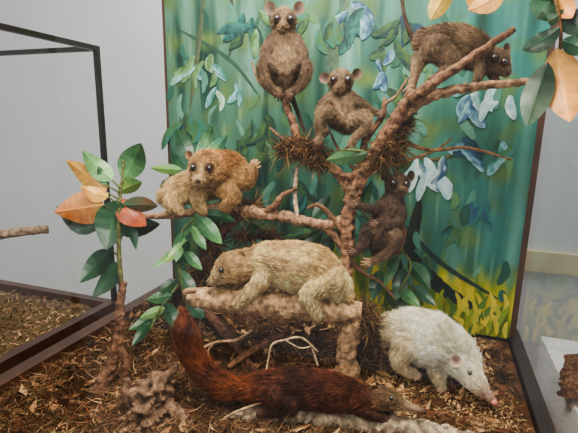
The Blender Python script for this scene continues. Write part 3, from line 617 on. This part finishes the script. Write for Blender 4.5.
animal('white_moonrat',1.02,[
 dict(p=[(394,330,6,16),(412,332,4,23),(432,340,-4,26),(450,350,-12,22),(462,361,-20,16)],cs=[WD,WC,WC,WC,WC],hl=9,fl=-1),
 dict(p=[(454,355,-16,17),(465,367,-26,13.5),(473,378,-34,10.5),(480,387,-40,7.6)],cs=[WC,WC,(242,230,200),(230,208,178)],hl=4.5,fl=-1),
 dict(p=[(478,385,-39,7.6),(486,393,-43,5),(493,400,-46,3)],cs=[(230,208,178),(228,190,168),(228,170,156)],hl=1.2,fl=-1),
 dict(p=[(440,358,-14,11),(438,374,-14,7),(441,386,-15,4.4)],c=WD,hl=4),
 dict(p=[(466,364,-14,9),(474,374,-14,6),(482,384,-16,4.2)],c=WD,hl=3.5),
 dict(p=[(408,344,-8,15),(400,358,-8,9),(404,368,-8,5.4),(412,373,-9,4.4)],c=WD,hl=5),
 dict(p=[(392,338,8,5),(376,350,6,3),(362,362,2,2)],c=(190,160,140),hl=1)],
 eyes=[(470,373,-50,2.0)],far_eyes=[(483,377,-34,2)],nose=(494,402,-48,2.6,(220,130,124)),
 ears=[(456,361,-42,-.3,-.1,-1,-.5,-1,5,5.4,(226,184,164)),(474,357,-26,.6,-.3,-1,.3,-1,4.6,4.8,(226,184,164))],
 paws=[(441,387,-16,.3,1,-.6,7,.5,1.3,(224,184,164)),(482,385,-17,.6,1,-.3,6,.5,1.2,(224,184,164)),(414,374,-10,1,.6,-.3,8,.5,1.3,(224,184,164))],
 spots=[(470,373,-50,3.2,(110,86,66),.7,.3),(410,360,-12,12,(196,172,132),.5)],hairs=54000,hw=.0004,hvar=.28,patch=.35)
# ---------------------------------------------------------------- neighbouring case (left)
nc=empty('neighbouring_display_case'); XN0=XN-1.3; YN0=-.1; NT=onY(106,46,YN).z
b=MB(); box(b,(XN0,YN0,.02),(XN,YN+.03,ZF-.03)); b.obj('cabinet',M_wood,nc,False)
b=MB(); w=.028
for a_,c_ in (((XN-w,YN0,ZF-.03),(XN,YN,ZF+.02)),((XN0,YN-w,ZF-.03),(XN-w,YN,ZF+.02)),((XN0,YN0,ZF-.03),(XN-w,YN0+w,ZF+.02)),((XN0,YN0+w,ZF-.03),(XN0+w,YN-w,ZF+.02))): box(b,a_,c_)
b.obj('base_frame',M_wood,nc,False)
b=MB(); w=.014
box(b,(XN-w,YN-w,ZF+.02),(XN,YN,NT)); box(b,(XN-w,YN0,NT-w),(XN,YN-w,NT)); box(b,(XN0,YN-w,NT-w),(XN-w,YN,NT)); box(b,(XN-w,YN0,ZF+.02),(XN,YN0+w,NT-w))
b.obj('posts',M_black,nc,False)
g=MB(); x=XN-.008; g.add([(x,YN0+.02,ZF+.02),(x,YN-.02,ZF+.02),(x,YN-.02,NT-.02),(x,YN0+.02,NT-.02)],[(0,1,2,3)],(1,1,1)); g.obj('glass_side',M_glass,nc,False)
b=MB(); nx,ny=70,70; V=[];C=[]
for j in range(ny):
    for i in range(nx):
        x=XN0+.03+(1.24)*i/(nx-1); y=YN0+.03+(YN-YN0-.06)*j/(ny-1)
        V.append((x,y,ZF-.006+.012*noise.noise(Vector((x*12,y*12,0))))); C.append(lin((104,84,64)))
b.add(V,[(j*nx+i,j*nx+i+1,(j+1)*nx+i+1,(j+1)*nx+i) for j in range(ny-1) for i in range(nx-1)],C); b.obj('bedding',M_soil,nc)
n=11000; xs=rng.uniform(XN-1.1,XN-.035,n); ys=rng.uniform(.2,YN-.04,n)
P=np.stack([xs,ys,np.full(n,ZF-.002)+rng.uniform(0,.008,n)],1); Dd=rng.normal(size=(n,3)); Dd[:,2]=np.abs(Dd[:,2])*.4; Dd/=np.linalg.norm(Dd,axis=1)[:,None]
tone=np.array([noise.noise(Vector((x*8,y*8,51))) for x,y in zip(xs,ys)])
pal=np.array([lin(c) for c in ((156,124,96),(116,88,66),(196,160,124),(84,72,50),(90,90,56))]); C=pal[rng.integers(0,5,n)]*rng.uniform(.5,1.2,(n,1))*np.clip(1+tone*1.4,.35,1.7)[:,None]
fast('wood_chips',*blades(P,Dd,rng.normal(size=(n,3))*.5,rng.uniform(.01,.022,n),rng.uniform(.001,.0025,n),C),M_moss,nc)
b=MB(); br(b,[(-60,240,1.2,6),(-20,237,1.2,5),(20,232,1.22,4.5),(48,229,1.24,4)],(156,128,106)); br(b,[(-60,240,1.2,5),(-80,300,1.2,6),(-90,350,1.2,8)],(156,128,106)); b.obj('perch_branch',M_bark,nc)
b=MB(); box(b,(XR+.12,.2,.02),(XR+1.3,1.45,ZF-.04)); b.obj('white_plinth',M_wall,smooth=False)
b=MB(); br(b,[(582,398,1.04,20),(580,382,1.05,17),(577,366,1.06,13),(574,354,1.07,7)],(84,56,44),20,.25,.4); b.obj('brown_lump_standin',M_bark)  # made-up stump in place of an indistinct brown shape, taken for a reflection
# ---------------------------------------------------------------- lights
def area(name,loc,tgt,size,pw,col):
    l=bpy.data.lights.new(name,'AREA'); l.size=size; l.energy=pw; l.color=col
    o=bpy.data.objects.new(name,l); COL.objects.link(o); o.location=loc
    o.rotation_euler=(Vector(tgt)-Vector(loc)).to_track_quat('-Z','Y').to_euler()
area('case_light',(-.3,.72,2.15),(-.3,.95,1.0),.4,27,(1,.91,.76))
area('room_fill_light',(-1.0,-.8,2.8),(-.3,1.2,1.0),.8,50,(1,.94,.85))  # unseen fill added high behind the camera to light the room
area('wall_fill_light',(-.5,1.5,2.9),(-.5,2.2,1.0),1.6,46,(.98,.98,1))  # unseen lamp added only to keep the back wall bright
w=bpy.data.worlds.new('world'); bpy.context.scene.world=w; w.use_nodes=True
w.node_tree.nodes['Background'].inputs[0].default_value=(.88,.89,.92,1); w.node_tree.nodes['Background'].inputs[1].default_value=.6
